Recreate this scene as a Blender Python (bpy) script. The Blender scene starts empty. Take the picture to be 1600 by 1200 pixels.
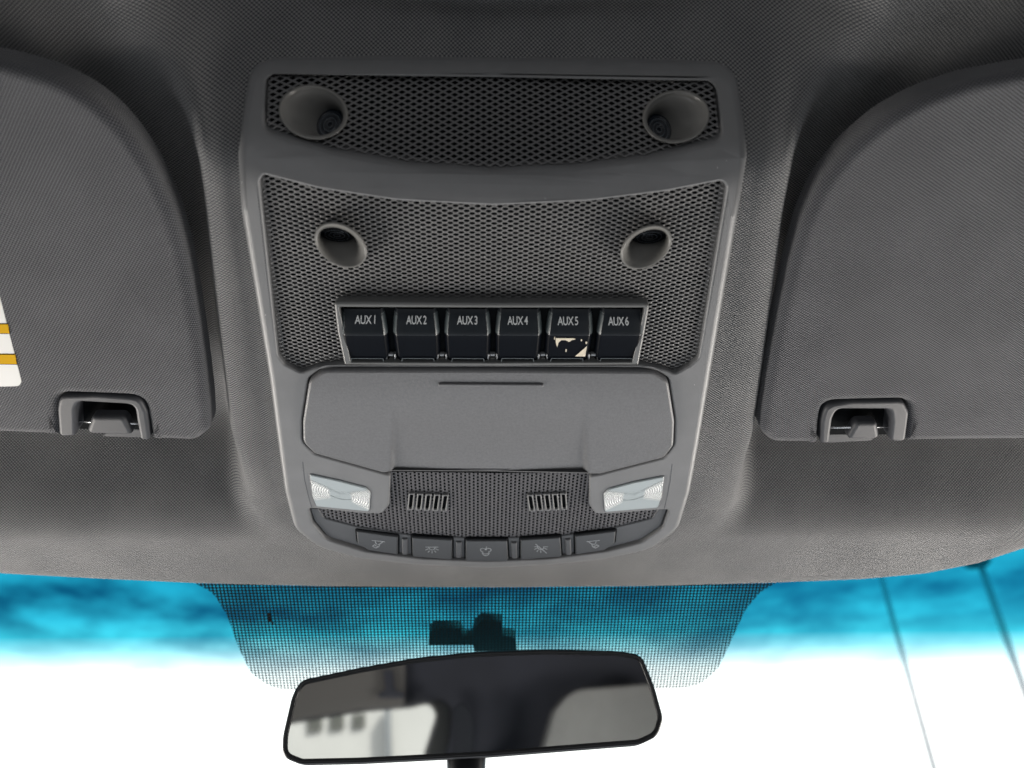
import bpy, bmesh, math, random
from mathutils import Vector, Matrix, geometry
random.seed(7)
S = bpy.context.scene
C = S.collection
R = math.radians
# ------------------------------------------------------------------ camera
EYE = Vector((0, 0, 1.55))
PITCH, YAW, ROLL, FPX = R(32), R(2.6), R(-1.1), 1200.0
cf = Vector((math.sin(YAW)*math.cos(PITCH), math.cos(YAW)*math.cos(PITCH), math.sin(PITCH)))
_r = Vector((math.cos(YAW), -math.sin(YAW), 0)); _u = _r.cross(cf)
cr = _r*math.cos(ROLL)+_u*math.sin(ROLL); cu = _u*math.cos(ROLL)-_r*math.sin(ROLL)
cd = bpy.data.cameras.new('camera'); cam = bpy.data.objects.new('camera', cd); C.objects.link(cam)
M = Matrix.Identity(4)
for i in range(3):
    M[i][0] = cr[i]; M[i][1] = cu[i]; M[i][2] = -cf[i]; M[i][3] = EYE[i]
cam.matrix_world = M
cd.sensor_width = 36; cd.lens = 27; cd.clip_start = 0.01; cd.clip_end = 3000
cd.dof.use_dof = True; cd.dof.focus_distance = 0.44; cd.dof.aperture_fstop = 6.3
S.camera = cam
# ------------------------------------------------------------------ world, sun, lamps, exposure
SUN_EL, SUN_AZ = R(52), R(48)
W_ = bpy.data.worlds.new('World'); S.world = W_; W_.use_nodes = True
nt = W_.node_tree; nt.nodes.clear()
def wn(t, **k):
    n = nt.nodes.new(t)
    for a, b in k.items(): setattr(n, a, b)
    return n
wo = wn('ShaderNodeOutputWorld'); bg = wn('ShaderNodeBackground'); bg.inputs['Strength'].default_value = 0.085
sk = wn('ShaderNodeTexSky', sky_type='NISHITA', sun_disc=False, sun_elevation=SUN_EL, sun_rotation=SUN_AZ)
sk.air_density = 1.2; sk.dust_density = 1.5
bc = wn('ShaderNodeBackground'); bc.inputs['Color'].default_value = (1, .99, .97, 1); bc.inputs['Strength'].default_value = 1.45
tc = wn('ShaderNodeTexCoord'); mp = wn('ShaderNodeMapping'); mp.inputs['Scale'].default_value = (8, 8, 24); mp.inputs['Location'].default_value = (5.1, 2.4, 3.3)
no = wn('ShaderNodeTexNoise'); no.inputs['Scale'].default_value = 1.3; no.inputs['Detail'].default_value = 7; no.inputs['Roughness'].default_value = .55
cr_ = wn('ShaderNodeValToRGB'); cr_.color_ramp.elements[0].position = .36; cr_.color_ramp.elements[1].position = .64
mx = wn('ShaderNodeMixShader')
L = nt.links.new
L(tc.outputs['Generated'], mp.inputs['Vector']); L(mp.outputs['Vector'], no.inputs['Vector']); L(no.outputs['Fac'], cr_.inputs['Fac'])
sx_ = wn('ShaderNodeSeparateXYZ'); L(tc.outputs['Generated'], sx_.inputs[0])
zz = wn('ShaderNodeMath', operation='MULTIPLY_ADD'); zq = wn('ShaderNodeMath', operation='SUBTRACT'); zq.inputs[1].default_value = .5
L(no.outputs['Fac'], zq.inputs[0]); L(zq.outputs[0], zz.inputs[0]); zz.inputs[1].default_value = -.13; L(sx_.outputs[2], zz.inputs[2])
def wr(a, b, c, d):
    n = wn('ShaderNodeMapRange', interpolation_type='SMOOTHSTEP'); L(zz.outputs[0], n.inputs[0])
    for i, q in zip((1, 2, 3, 4), (a, b, c, d)): n.inputs[i].default_value = q
    return n.outputs[0]
m1 = wn('ShaderNodeMath', operation='MAXIMUM'); L(cr_.outputs['Color'], m1.inputs[0]); L(wr(.17, .27, 1, 0), m1.inputs[1])
m2 = wn('ShaderNodeMath', operation='MULTIPLY'); L(m1.outputs[0], m2.inputs[0]); L(wr(-.08, -.06, 0, 1), m2.inputs[1])
L(sk.outputs['Color'], bg.inputs['Color']); L(m2.outputs[0], mx.inputs['Fac']); L(bg.outputs[0], mx.inputs[1]); L(bc.outputs[0], mx.inputs[2]); L(mx.outputs[0], wo.inputs[0])
def lamp(name, kind, energy, color, loc, target, size=None, sy=None):
    d = bpy.data.lights.new(name, kind); d.energy = energy; d.color = color
    o = bpy.data.objects.new(name, d); C.objects.link(o); o.location = loc
    o.rotation_euler = (Vector(target)-Vector(loc)).to_track_quat('-Z', 'Y').to_euler()
    if kind == 'AREA': d.shape = 'RECTANGLE'; d.size = size; d.size_y = sy
    return o
sd = Vector((math.sin(SUN_AZ)*math.cos(SUN_EL), math.cos(SUN_AZ)*math.cos(SUN_EL), math.sin(SUN_EL)))
sun = lamp('sun', 'SUN', 3.5, (1, .95, .88), (0, 0, 6), Vector((0, 0, 6))-sd); sun.data.angle = R(.5)
lamp('left_window_light', 'AREA', 5.8, (1, .945, .88), (-.74, .62, 1.38), (0, .30, 1.78), .45, .30)
lamp('right_window_light', 'AREA', 5.8, (1, .945, .88), (.74, .62, 1.38), (0, .30, 1.78), .45, .30)
lamp('dashboard_bounce', 'AREA', 1.75, (.90, .945, 1), (0, .66, 1.02), (0, .42, 1.8), 1.0, .30)
lamp('rear_fill_light', 'AREA', 1.7, (.95, .97, 1), (0, -1.05, 1.28), (0, .22, 1.85), 1.1, .35)  # added dim fill below the rear window, lifts the dark upper surfaces
S.view_settings.view_transform = 'Standard'; S.view_settings.look = 'None'; S.view_settings.gamma = 1
S.view_settings.exposure = 0.52
S.view_settings.use_curve_mapping = False
# ------------------------------------------------------------------ helpers: tagging
def tag(o, label=None, cat=None, group=None, kind=None):
    if label: o['label'] = label
    if cat: o['category'] = cat
    if group: o['group'] = group
    if kind: o['kind'] = kind
    return o
def empty(name, loc, label, cat, group=None):
    o = bpy.data.objects.new(name, None); C.objects.link(o); o.location = loc; o.empty_display_size = .02
    return tag(o, label, cat, group)
def link(name, verts, faces, mat, parent=None, uvs=None, smooth=True, flat_faces=()):
    me = bpy.data.meshes.new(name)
    me.from_pydata([tuple(v) for v in verts], [], faces)
    if mat: me.materials.append(mat)
    if uvs:
        ul = me.uv_layers.new(name='UVMap')
        for lp in me.loops: ul.data[lp.index].uv = uvs[lp.vertex_index]
    if smooth: me.polygons.foreach_set('use_smooth', [True]*len(me.polygons))
    me.validate(); me.update()
    o = bpy.data.objects.new(name, me); C.objects.link(o)
    if parent is not None:
        o.parent = parent
        p = parent; loc = Vector((0, 0, 0))
        while p is not None: loc += p.location; p = p.parent
        me.transform(Matrix.Translation(-loc))
    return o
# ------------------------------------------------------------------ materials
def mat(name, color, rough=.5, metal=0, spec=.5, bump=None, var=0.0, varscale=30, tex=None, coat=0):
    m = bpy.data.materials.new(name); m.use_nodes = True
    t = m.node_tree; b = t.nodes['Principled BSDF']
    b.inputs['Base Color'].default_value = (*color, 1); b.inputs['Roughness'].default_value = rough
    b.inputs['Metallic'].default_value = metal; b.inputs['Specular IOR Level'].default_value = spec
    if coat: b.inputs['Coat Weight'].default_value = coat
    if var:
        g = t.nodes.new('ShaderNodeTexCoord'); n = t.nodes.new('ShaderNodeTexNoise'); n.inputs['Scale'].default_value = varscale; n.inputs['Detail'].default_value = 5
        r = t.nodes.new('ShaderNodeMapRange'); r.inputs[1].default_value = .3; r.inputs[2].default_value = .7
        r.inputs[3].default_value = 1-var; r.inputs[4].default_value = 1+var
        x = t.nodes.new('ShaderNodeMix'); x.data_type = 'RGBA'; x.blend_type = 'MULTIPLY'; x.inputs[0].default_value = 1
        x.inputs[6].default_value = (*color, 1)
        t.links.new(g.outputs['Object'], n.inputs['Vector']); t.links.new(n.outputs['Fac'], r.inputs[0]); t.links.new(r.outputs[0], x.inputs[7]); t.links.new(x.outputs[2], b.inputs['Base Color'])
    if bump:
        sc, st, dist = bump
        g = t.nodes.new('ShaderNodeTexCoord'); n = t.nodes.new('ShaderNodeTexNoise'); n.inputs['Scale'].default_value = sc; n.inputs['Detail'].default_value = 3
        u = t.nodes.new('ShaderNodeBump'); u.inputs['Strength'].default_value = st; u.inputs['Distance'].default_value = dist
        t.links.new(g.outputs['Object'], n.inputs['Vector']); t.links.new(n.outputs['Fac'], u.inputs['Height']); t.links.new(u.outputs[0], b.inputs['Normal'])
    return m
class NB:                                   # small node arithmetic helper
    def __init__(s, t): s.t = t
    def m(s, op, a, b=None, c=None):
        n = s.t.nodes.new('ShaderNodeMath'); n.operation = op
        for i, v in enumerate((a, b, c)):
            if v is None: continue
            if isinstance(v, (int, float)): n.inputs[i].default_value = v
            else: s.t.links.new(v, n.inputs[i])
        return n.outputs[0]
    def uv(s):
        g = s.t.nodes.new('ShaderNodeUVMap'); x = s.t.nodes.new('ShaderNodeSeparateXYZ'); s.t.links.new(g.outputs[0], x.inputs[0])
        return x.outputs[0], x.outputs[1]
    def rng(s, v, a, b, c=0, d=1):
        n = s.t.nodes.new('ShaderNodeMapRange')
        n.interpolation_type = 'SMOOTHSTEP'
        s.t.links.new(v, n.inputs[0])
        for i, q in zip((1, 2, 3, 4), (a, b, c, d)): n.inputs[i].default_value = q
        return n.outputs[0]
    def lattice(s, u, v, P, Q, kind, asp=1):
        ds = []
        for off in (0, .5):
            fx = s.m('ABSOLUTE', s.m('SUBTRACT', s.m('FRACT', s.m('ADD', s.m('DIVIDE', u, P), off+100)), .5))
            fy = s.m('ABSOLUTE', s.m('SUBTRACT', s.m('FRACT', s.m('ADD', s.m('DIVIDE', v, Q), off+100)), .5))
            if kind == 'diamond': ds.append(s.m('ADD', fx, fy))
            else: ds.append(s.m('SQRT', s.m('ADD', s.m('MULTIPLY', s.m('MULTIPLY', fx, fx), asp*asp), s.m('MULTIPLY', fy, fy))))
        return s.m('MINIMUM', *ds)
def grille_mat(name, color, P, Q, kind, c, rough=.45, asp=1):
    m = mat(name, color, rough); t = m.node_tree; nb = NB(t); b = t.nodes['Principled BSDF']
    u, v = nb.uv(); d = nb.lattice(u, v, P, Q, kind, asp)
    k = nb.rng(d, c-.015, c+.015)
    bu = t.nodes.new('ShaderNodeBump'); bu.inputs['Strength'].default_value = .9; bu.inputs['Distance'].default_value = .0005
    t.links.new(nb.rng(d, c-.04, c+.16), bu.inputs['Height']); t.links.new(bu.outputs[0], b.inputs['Normal'])
    tr = t.nodes.new('ShaderNodeBsdfTransparent'); ms = t.nodes.new('ShaderNodeMixShader')
    t.links.new(k, ms.inputs[0]); t.links.new(tr.outputs[0], ms.inputs[1]); t.links.new(b.outputs[0], ms.inputs[2])
    t.links.new(ms.outputs[0], t.nodes['Material Output'].inputs[0])
    return m
def fabric_mat(name, color, dark, P, Q, rot=0, c0=.12, c1=.42, warp=.0004):
    m = mat(name, color, .92, spec=.2); t = m.node_tree; nb = NB(t); b = t.nodes['Principled BSDF']
    b.inputs['Sheen Weight'].default_value = .25; b.inputs['Sheen Roughness'].default_value = .6
    g = t.nodes.new('ShaderNodeUVMap')
    nz = t.nodes.new('ShaderNodeTexNoise'); nz.inputs['Scale'].default_value = 90; nz.inputs['Detail'].default_value = 2
    t.links.new(g.outputs[0], nz.inputs['Vector'])
    vm = t.nodes.new('ShaderNodeVectorMath'); vm.operation = 'MULTIPLY_ADD'; vm.inputs[1].default_value = (warp, warp, 0)
    t.links.new(nz.outputs['Color'], vm.inputs[0]); t.links.new(g.outputs[0], vm.inputs[2])
    mpn = t.nodes.new('ShaderNodeMapping'); mpn.inputs['Rotation'].default_value = (0, 0, rot); t.links.new(vm.outputs[0], mpn.inputs[0])
    x = t.nodes.new('ShaderNodeSeparateXYZ'); t.links.new(mpn.outputs[0], x.inputs[0])
    d = nb.lattice(x.outputs[0], x.outputs[1], P, Q, 'round')
    h = nb.rng(d, c0, c1, 1, 0)
    n2 = t.nodes.new('ShaderNodeTexNoise'); n2.inputs['Scale'].default_value = 25; n2.inputs['Detail'].default_value = 6; t.links.new(g.outputs[0], n2.inputs['Vector'])
    mxn = t.nodes.new('ShaderNodeMix'); mxn.data_type = 'RGBA'; mxn.inputs[6].default_value = (*dark, 1); mxn.inputs[7].default_value = (*color, 1)
    t.links.new(nb.m('MULTIPLY_ADD', nb.m('SUBTRACT', n2.outputs['Fac'], .5), .5, h), mxn.inputs[0]); mxn.clamp_factor = True
    t.links.new(mxn.outputs[2], b.inputs['Base Color'])
    bu = t.nodes.new('ShaderNodeBump'); bu.inputs['Strength'].default_value = 1; bu.inputs['Distance'].default_value = .0005
    t.links.new(h, bu.inputs['Height']); t.links.new(bu.outputs[0], b.inputs['Normal'])
    return m
PL = mat('grey_plastic', (.166, .169, .174), .42, bump=(2600, .25, .0003), var=.06, varscale=60)
PLD = mat('slate_plastic', (.066, .070, .077), .45, bump=(2600, .2, .0003), var=.05)
DOORM = mat('door_plastic', (.134, .136, .142), .40, bump=(1500, .4, .0004), var=.10, varscale=700)
BEZ = mat('bezel_plastic', (.115, .118, .118), .35)
RIM = mat('cup_plastic', (.18, .178, .17), .24, var=.04)
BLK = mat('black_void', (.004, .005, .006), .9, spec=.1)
BTN = mat('button_plastic', (.052, .056, .062), .42, bump=(2500, .2, .0002))
KEY = mat('switch_black', (.007, .010, .014), .34, var=.1, varscale=400)
KEYG = mat('switch_lower_black', (.0014, .0025, .005), .35, spec=.07, var=.1, varscale=400)  # darker, low-specular black for the lower rocker face
KEYE = mat('switch_edge_grey', (.07, .085, .09), .3)
INK = mat('legend_grey', (.42, .44, .45), .6)
ICON = mat('icon_grey', (.30, .32, .34), .6)
CHR = mat('bright_metal', (.75, .76, .78), .25, metal=.9)
CLP = mat('dull_clip', (.22, .23, .24), .35, metal=.3)
PAPER = mat('torn_paper', (.62, .56, .45), .8, var=.12, varscale=900)
STICK = mat('label_white', (.62, .62, .60), .5, var=.02)
YEL = mat('label_yellow', (.60, .34, .006), .8, spec=.1)
RUB = mat('mirror_black_plastic', (.008, .009, .011), .35)
GRU = grille_mat('grille_upper', (.19, .19, .195), .0055, .0021, 'diamond', .33)
GRL = grille_mat('grille_lower', (.16, .16, .162), .0052, .0024, 'round', .265)
GRF = grille_mat('grille_fine', (.062, .062, .07), .0051, .0027, 'round', .27, asp=1.9)
HEAD = fabric_mat('headliner_fabric', (.310, .307, .301), (.020, .025, .036), .0021, .0015, 0)  # blue in the dark pit colour stands in for navy shade
VIS = fabric_mat('visor_fabric', (.145, .147, .160), (.006, .008, .013), .0019, .0016, R(12), .10, .40)
# ------------------------------------------------------------------ ceiling surface frame
SL = R(20)
O = EYE+Vector((0, .248, .27)); ET = Vector((0, math.cos(SL), -math.sin(SL))); EN = Vector((0, -math.sin(SL), -math.cos(SL)))
XC = .0052
def ray(px, py): return (cf*FPX+cr*(px-800)+cu*(600-py)).normalized()
def hit(px, py, P0, n):
    d = ray(px, py); return EYE+d*((P0-EYE).dot(n)/d.dot(n))
def smooth(x): x = max(0, min(1, x)); return x*x*(3-2*x)
def flat(px, py, h=0):
    p = hit(px, py, O+EN*h, EN); return (p.x, (p-O).dot(ET))
_tc = flat(770, 300)[1]; _te = .5*(flat(380, 243)[1]+flat(1160, 246)[1]); _we = .117
def tb(X):
    q = min(abs(X-XC), .15)/_we
    return _tc+(_te-_tc)*q*q
def D(X, t, w=.0045):
    z = (tb(X)-t)/w
    sp = w*(z if z > 20 else math.log1p(math.exp(z)))
    return -math.tan(R(48))*sp
def smax(a, b, k=.006):
    h = max(0, min(1, .5+.5*(a-b)/k)); return b*(1-h)+a*h+k*h*(1-h)
def roofh(t): return (-.082-t*math.sin(SL))/math.cos(SL)
def Din(X, t): return smax(D(X, t), roofh(t))
def Wc(X, t, h=0): return O+Vector((X, 0, 0))+ET*t+EN*(h+Din(X, t))     # surface of the console bulge
def Wf(X, t, h=0): return O+Vector((X, 0, 0))+ET*t+EN*h                 # flat reference plane
def cs(px, py, h=0):                                                    # point of the bulge seen at a photo position
    X, t = flat(px, py, h)
    for i in range(30):
        X2, t2 = flat(px, py, h+Din(X, t)); X, t = X*.5+X2*.5, t*.5+t2*.5
    return (X, t)
# ------------------------------------------------------------------ helpers: solids on a surface
def fillet(pts, n=6):
    """pts: (x, y, r) in metres -> rounded closed outline"""
    out = []; N = len(pts)
    for i in range(N):
        a, b, c = pts[i-1], pts[i], pts[(i+1) % N]
        p, q, s = Vector(a[:2]), Vector(b[:2]), Vector(c[:2])
        d1, d2 = p-q, s-q; l1, l2 = d1.length, d2.length
        if l1 < 1e-7 or l2 < 1e-7: continue
        d1 /= l1; d2 /= l2
        ang = math.acos(max(-1, min(1, d1.dot(d2))))
        if ang > math.pi-.01 or b[2] <= 0: out.append(q); continue
        cut = min(b[2]/math.tan(ang/2), l1*.48, l2*.48)
        A, B = q+d1*cut, q+d2*cut
        for k in range(n+1):
            u = k/n; out.append(A*(1-u)**2+q*2*u*(1-u)+B*u*u)
    return out
def outl(pix, h=0, r=.001, f=None, n=6):
    f = f or cs
    return fillet([(*f(p[0], p[1], h), (p[2] if len(p) > 2 else r)) for p in pix], n)
def area(l): return .5*sum(l[i-1].x*l[i].y-l[i].x*l[i-1].y for i in range(len(l)))
def ccw(l): return l if area(l) > 0 else l[::-1]
def inset(l, d):
    out = []; N = len(l)
    for i in range(N):
        e1 = l[i]-l[i-1]; e2 = l[(i+1) % N]-l[i]
        if e1.length < 1e-9: e1 = e2
        if e2.length < 1e-9: e2 = e1
        n1 = Vector((-e1.y, e1.x)).normalized(); n2 = Vector((-e2.y, e2.x)).normalized()
        s = n1+n2; k = s.dot(n1)
        v = s/k if k > .35 else s/.35
        out.append(l[i]+v*d)
    return out
def cap(loops, step, hfun):
    """flat cap with holes, cut into a grid so it can bend with the surface; returns verts2d, faces"""
    tris = geometry.tessellate_polygon([[v.to_3d() for v in (l if li == 0 else l[::-1])] for li, l in enumerate(loops)])
    loops = [l if li == 0 else l[::-1] for li, l in enumerate(loops)]
    allv = [v for l in loops for v in l]
    bm = bmesh.new(); bv = [bm.verts.new((v.x, v.y, 0)) for v in allv]
    for a, b, c in tris:
        try: bm.faces.new((bv[a], bv[b], bv[c]))
        except ValueError: pass
    bm.normal_update()
    if step:
        xs = [v.x for v in allv]; ys = [v.y for v in allv]
        sx, sy = step
        for axis, lo, hi, s in ((0, min(xs), max(xs), sx), (1, min(ys), max(ys), sy)):
            k = lo+s
            while k < hi:
                co = (k, 0, 0) if axis == 0 else (0, k, 0); no_ = (1, 0, 0) if axis == 0 else (0, 1, 0)
                bmesh.ops.bisect_plane(bm, geom=bm.verts[:]+bm.edges[:]+bm.faces[:], dist=1e-7, plane_co=co, plane_no=no_)
                k += s
    bm.verts.ensure_lookup_table(); bm.verts.index_update()
    vs = [Vector((v.co.x, v.co.y)) for v in bm.verts]; fs = []
    for f in bm.faces:
        idx = [v.index for v in f.verts]
        A = sum(vs[idx[i-1]].x*vs[idx[i]].y-vs[idx[i]].x*vs[idx[i-1]].y for i in range(len(idx)))
        fs.append(idx if A > 0 else idx[::-1])
    bm.free(); return vs, fs
def solid(name, outer, h0, h1, material, parent=None, holes=(), bev=.0015, seg=4, step=None, surf=None, add=None, hbev=None):
    surf = surf or Wc
    V, F, U = [], [], []
    def put(p, h, w=None): V.append(surf(p.x, p.y, h+(add(p.x, p.y) if add else 0))); w = w or p; U.append((w.x, w.y)); return len(V)-1
    caps = []
    for li, l in enumerate([outer]+list(holes)):
        l = ccw(l); sgn = 1
        b = bev if li == 0 or hbev is None else hbev
        if li: sgn = -1
        prof = [(0, h0), (0, h1-b)]+[(b*(1-math.cos(math.pi/2*k/seg)), h1-b+b*math.sin(math.pi/2*k/seg)) for k in range(1, seg+1)]
        rings = []
        arc = [b*math.pi/2*(seg-k)/seg for k in range(1, seg+1)]
        arc = [b*math.pi/2+(h1-b-h0), b*math.pi/2]+arc
        for (o, h), al in zip(prof, arc):
            q = inset(l, o*sgn) if o else l
            uvq = inset(l, (b-al)*sgn)
            rings.append([put(p, h, w) for p, w in zip(q, uvq)])
        caps.append(q)
        for a, b_ in zip(rings, rings[1:]):
            N = len(a)
            for i in range(N):
                j = (i+1) % N
                f = (a[i], a[j], b_[j], b_[i]); F.append(f if sgn > 0 else f[::-1])
    vs, fs = cap(caps, step, None)
    base = len(V)
    for p in vs: put(p, h1)
    F += [tuple(i+base for i in f) for f in fs]
    # outward side faces the cabin: mirror-handed surfaces need the faces flipped
    o_ = outer[0]; a = surf(o_.x, o_.y, 0); ex = surf(o_.x+1e-3, o_.y, 0)-a; ey = surf(o_.x, o_.y+1e-3, 0)-a; eh = surf(o_.x, o_.y, 1e-3)-a
    if ex.cross(ey).dot(eh) < 0: F = [f[::-1] for f in F]
    return link(name, V, F, material, parent, U)
def sheet(name, outer, h, material, parent=None, holes=(), step=None, surf=None, add=None):
    surf = surf or Wc
    vs, fs = cap([ccw(outer)]+[ccw(l) for l in holes], step, None)
    V = [surf(p.x, p.y, h+(add(p.x, p.y) if add else 0)) for p in vs]
    a = surf(outer[0].x, outer[0].y, 0); ex = surf(outer[0].x+1e-3, outer[0].y, 0)-a; ey = surf(outer[0].x, outer[0].y+1e-3, 0)-a; eh = surf(outer[0].x, outer[0].y, 1e-3)-a
    if ex.cross(ey).dot(eh) < 0: fs = [f[::-1] for f in fs]
    return link(name, V, fs, material, parent, [(p.x, p.y) for p in vs])
def stroke_mesh(name, lines, w, h, material, parent, surf=None):
    """lines: polylines in surface metres, drawn as thin raised strips"""
    surf = surf or Wc; V, F = [], []
    for ln in lines:
        for a, b in zip(ln, ln[1:]):
            a, b = Vector(a), Vector(b); d = (b-a)
            if d.length < 1e-7: continue
            d.normalize(); nrm = Vector((-d.y, d.x))*w/2; a2, b2 = a-d*w*.3, b+d*w*.3
            k = len(V)
            for p in (a2-nrm, b2-nrm, b2+nrm, a2+nrm): V.append(surf(p.x, p.y, h))
            for p in (a2-nrm, b2-nrm, b2+nrm, a2+nrm): V.append(surf(p.x, p.y, h-.0002))
            F += [(k, k+3, k+2, k+1), (k, k+1, k+5, k+4), (k+1, k+2, k+6, k+5), (k+2, k+3, k+7, k+6), (k+3, k, k+4, k+7)]
    return link(name, V, F, material, parent, smooth=False)
def tube(name, pts, r, material, parent=None, n=12):
    V, F = [], []; pts = [Vector(p) for p in pts]; rs = r if isinstance(r, (list, tuple)) else [r]*len(pts)
    for i, p in enumerate(pts):
        d = (pts[min(i+1, len(pts)-1)]-pts[max(i-1, 0)]).normalized()
        a = d.orthogonal().normalized() if i == 0 else (a-d*a.dot(d)).normalized()
        b = d.cross(a)
        for k in range(n): V.append(p+(a*math.cos(2*math.pi*k/n)+b*math.sin(2*math.pi*k/n))*rs[i])
    for i in range(len(pts)-1):
        for k in range(n):
            j = (k+1) % n; F.append((i*n+k, i*n+j, (i+1)*n+j, (i+1)*n+k))
    F.append(tuple(range(n))[::-1]); F.append(tuple(range((len(pts)-1)*n, len(pts)*n)))
    return link(name, V, F, material, parent)
def interp(tab, x):
    if x <= tab[0][0]: return tab[0][1]
    for (a, b), (c, d) in zip(tab, tab[1:]):
        if x <= c: return b+(d-b)*(x-a)/(c-a)
    return tab[-1][1]
# ------------------------------------------------------------------ headliner (moulded ceiling)
def ridge(pix, sgn):
    q = sorted([(cs(a, b)[1], sgn*(cs(a, b)[0]-XC)) for a, b in pix]); return q
RL = ridge([(262, 2), (272, 60), (285, 120), (300, 200), (308, 260), (318, 340), (330, 450), (343, 560), (358, 680), (388, 790), (430, 850)], -1)
RR = ridge([(1290, 5), (1272, 60), (1262, 110), (1250, 190), (1243, 250), (1228, 340), (1213, 450), (1198, 560), (1180, 680), (1150, 790), (1100, 850)], 1)
def Hout(t):
    return -(.024+.026*smooth((t+.06)/.08))*(1-smooth((t-.182)/.072))
edge = [(-600, 730), (-300, 835), (0, 893), (150, 901), (300, 908), (500, 913), (770, 915), (1000, 913), (1200, 908), (1350, 902), (1450, 893), (1530, 877), (1600, 858), (1900, 740), (2200, 560)]
EDG = sorted([flat(a, b) for a, b in edge])
def headh(X, t):
    side = RL if X < XC else RR
    xr = interp(side, t); q = abs(X-XC)-xr
    k = smooth((q+.007)/.026)
    inner, outer = Din(X, t), smax(Hout(t), roofh(t), .01)
    fade = 1-smooth((t-.16)/.08)
    crest = .0042*math.exp(-((q+.004)/.011)**2)*fade
    return inner*(1-k)+outer*k+crest
def rng_(a, b, s):
    n = max(1, int(round((b-a)/s))); return [a+(b-a)*i/n for i in range(n)]
xs = rng_(-1.0, -.34, .04)+rng_(-.34, .35, .0028)+rng_(.35, 1.0, .04)+[1.0]
ts = rng_(-1.7, -.14, .06)+rng_(-.14, .30, .0028)+[.30]
V, F, U = [], [], []
for X in xs:
    te = interp(EDG, X); t0 = .20
    for t in ts:
        tt = t if t < t0 else t0+(t-t0)*(te-t0)/(.30-t0)
        V.append(Wf(X, tt, headh(X, tt))); U.append((X, tt))
    for k in range(1, 7):                        # rolled front lip
        a = k/6*math.pi/2
        V.append(Wf(X, te+.006*math.sin(a), headh(X, te)-.006*(1-math.cos(a)))); U.append((X, te+.006*a))
    V.append(Wf(X, te+.006, -.02)); U.append((X, te+.02))
nt_ = len(ts)+7
def xin(t): return interp(CW, t)
CW = sorted((cs(a, b)[1], abs(cs(a, b)[0]-XC)) for a, b in ((395, 118), (385, 180), (380, 240), (385, 330), (428, 590), (443, 700), (456, 770), (478, 815), (540, 855), (640, 873)))
for i in range(len(xs)-1):
    for j in range(nt_-1):
        a = i*nt_+j; X, t = U[a]
        if CW[0][0] < t < CW[-1][0]-.004 and max(abs(X-XC), abs(xs[i+1]-XC)) < xin(t)-.004: continue
        F.append((a, a+1, a+nt_+1, a+nt_))
hl = link('headliner', V, F, HEAD, None, U); tag(hl, kind='structure')
# metal roof skin above the headliner keeps the daylight out
V = []
for X in (-1.05, 1.05):
    for (y, z) in ((-1.75, .47), (.30, .47), (.57, .235)): V.append(EYE+Vector((X, y, z)))
for X in (-1.05, 1.05):
    for (y, z) in ((-1.75, .48), (.30, .48), (.575, .245)): V.append(EYE+Vector((X, y, z)))
roof = link('roof_panel', V, [(0, 1, 4, 3), (1, 2, 5, 4), (6, 9, 10, 7), (7, 10, 11, 8), (0, 3, 9, 6), (2, 8, 11, 5)], mat('roof_paint', (.5, .5, .5), .4), None, smooth=False)
tag(roof, kind='structure')
# ------------------------------------------------------------------ overhead console
con = empty('overhead_console', Wc(XC, .12, 0), 'grey overhead console with meshed grilles, switches and map lights', 'overhead console')
HP = .0065
OUT = [(388, 110, .012), (420, 97, .010), (770, 97, .05), (1125, 102, .010), (1153, 118, .012), (1166, 195, .03), (1170, 245, .03), (1155, 340, .03), (1112, 590, .1), (1093, 700, .1), (1080, 770, .05), (1062, 828, .02), (1018, 862, .03), (940, 878, .05), (860, 886, .05), (760, 891, .08), (650, 886, .05), (560, 876, .05), (495, 858, .03), (458, 828, .02), (443, 770, .05), (433, 700, .1), (418, 590, .1), (374, 330, .03), (369, 245, .03), (376, 180, .03)]
O_out = outl(OUT, HP)
H1 = outl([(415, 125, .006), (425, 117, .005), (770, 122, .03), (1110, 128, .006), (1120, 140, .006), (1129, 212, .006), (1118, 222, .006), (1010, 248, .03), (900, 262, .05), (770, 268, .05), (640, 259, .05), (520, 238, .03), (420, 208, .006), (412, 198, .006)], HP)
H2 = outl([(405, 283, .003), (411, 273, .003), (500, 296, .02), (620, 314, .04), (770, 322, .05), (920, 315, .04), (1040, 300, .02), (1128, 283, .003), (1136, 292, .003), (1092, 560, .006), (1078, 572, .004), (1055, 585, .004), (1038, 578, .006), (1000, 570, .01), (770, 570, .02), (530, 570, .01), (495, 574, .006), (470, 583, .004), (445, 570, .004), (434, 556, .006)], HP)
DOOR = [(506, 575, .010), (770, 575, .05), (1020, 577, .010), (1043, 592, .008), (1053, 655, .03), (1052, 695, .010), (1038, 714, .006), (938, 740, .003), (922, 740, .003), (770, 742, .03), (612, 738, .003), (598, 738, .003), (492, 708, .006), (474, 690, .010), (474, 655, .03), (484, 592, .008)]
O_door = outl(DOOR, HP)
LOW = [(609, 744, .001), (770, 746, .02), (920, 745, .001), (921, 790, .003), (930, 803, .004), (960, 803, .004), (1030, 797, .002), (1046, 797, .002), (1036, 826, .006), (1004, 848, .01), (950, 862, .02), (860, 874, .03), (760, 878, .03), (660, 874, .03), (572, 863, .02), (510, 844, .01), (488, 818, .006), (482, 795, .002), (492, 795, .002), (570, 803, .004), (597, 803, .004), (608, 790, .003)]
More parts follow.
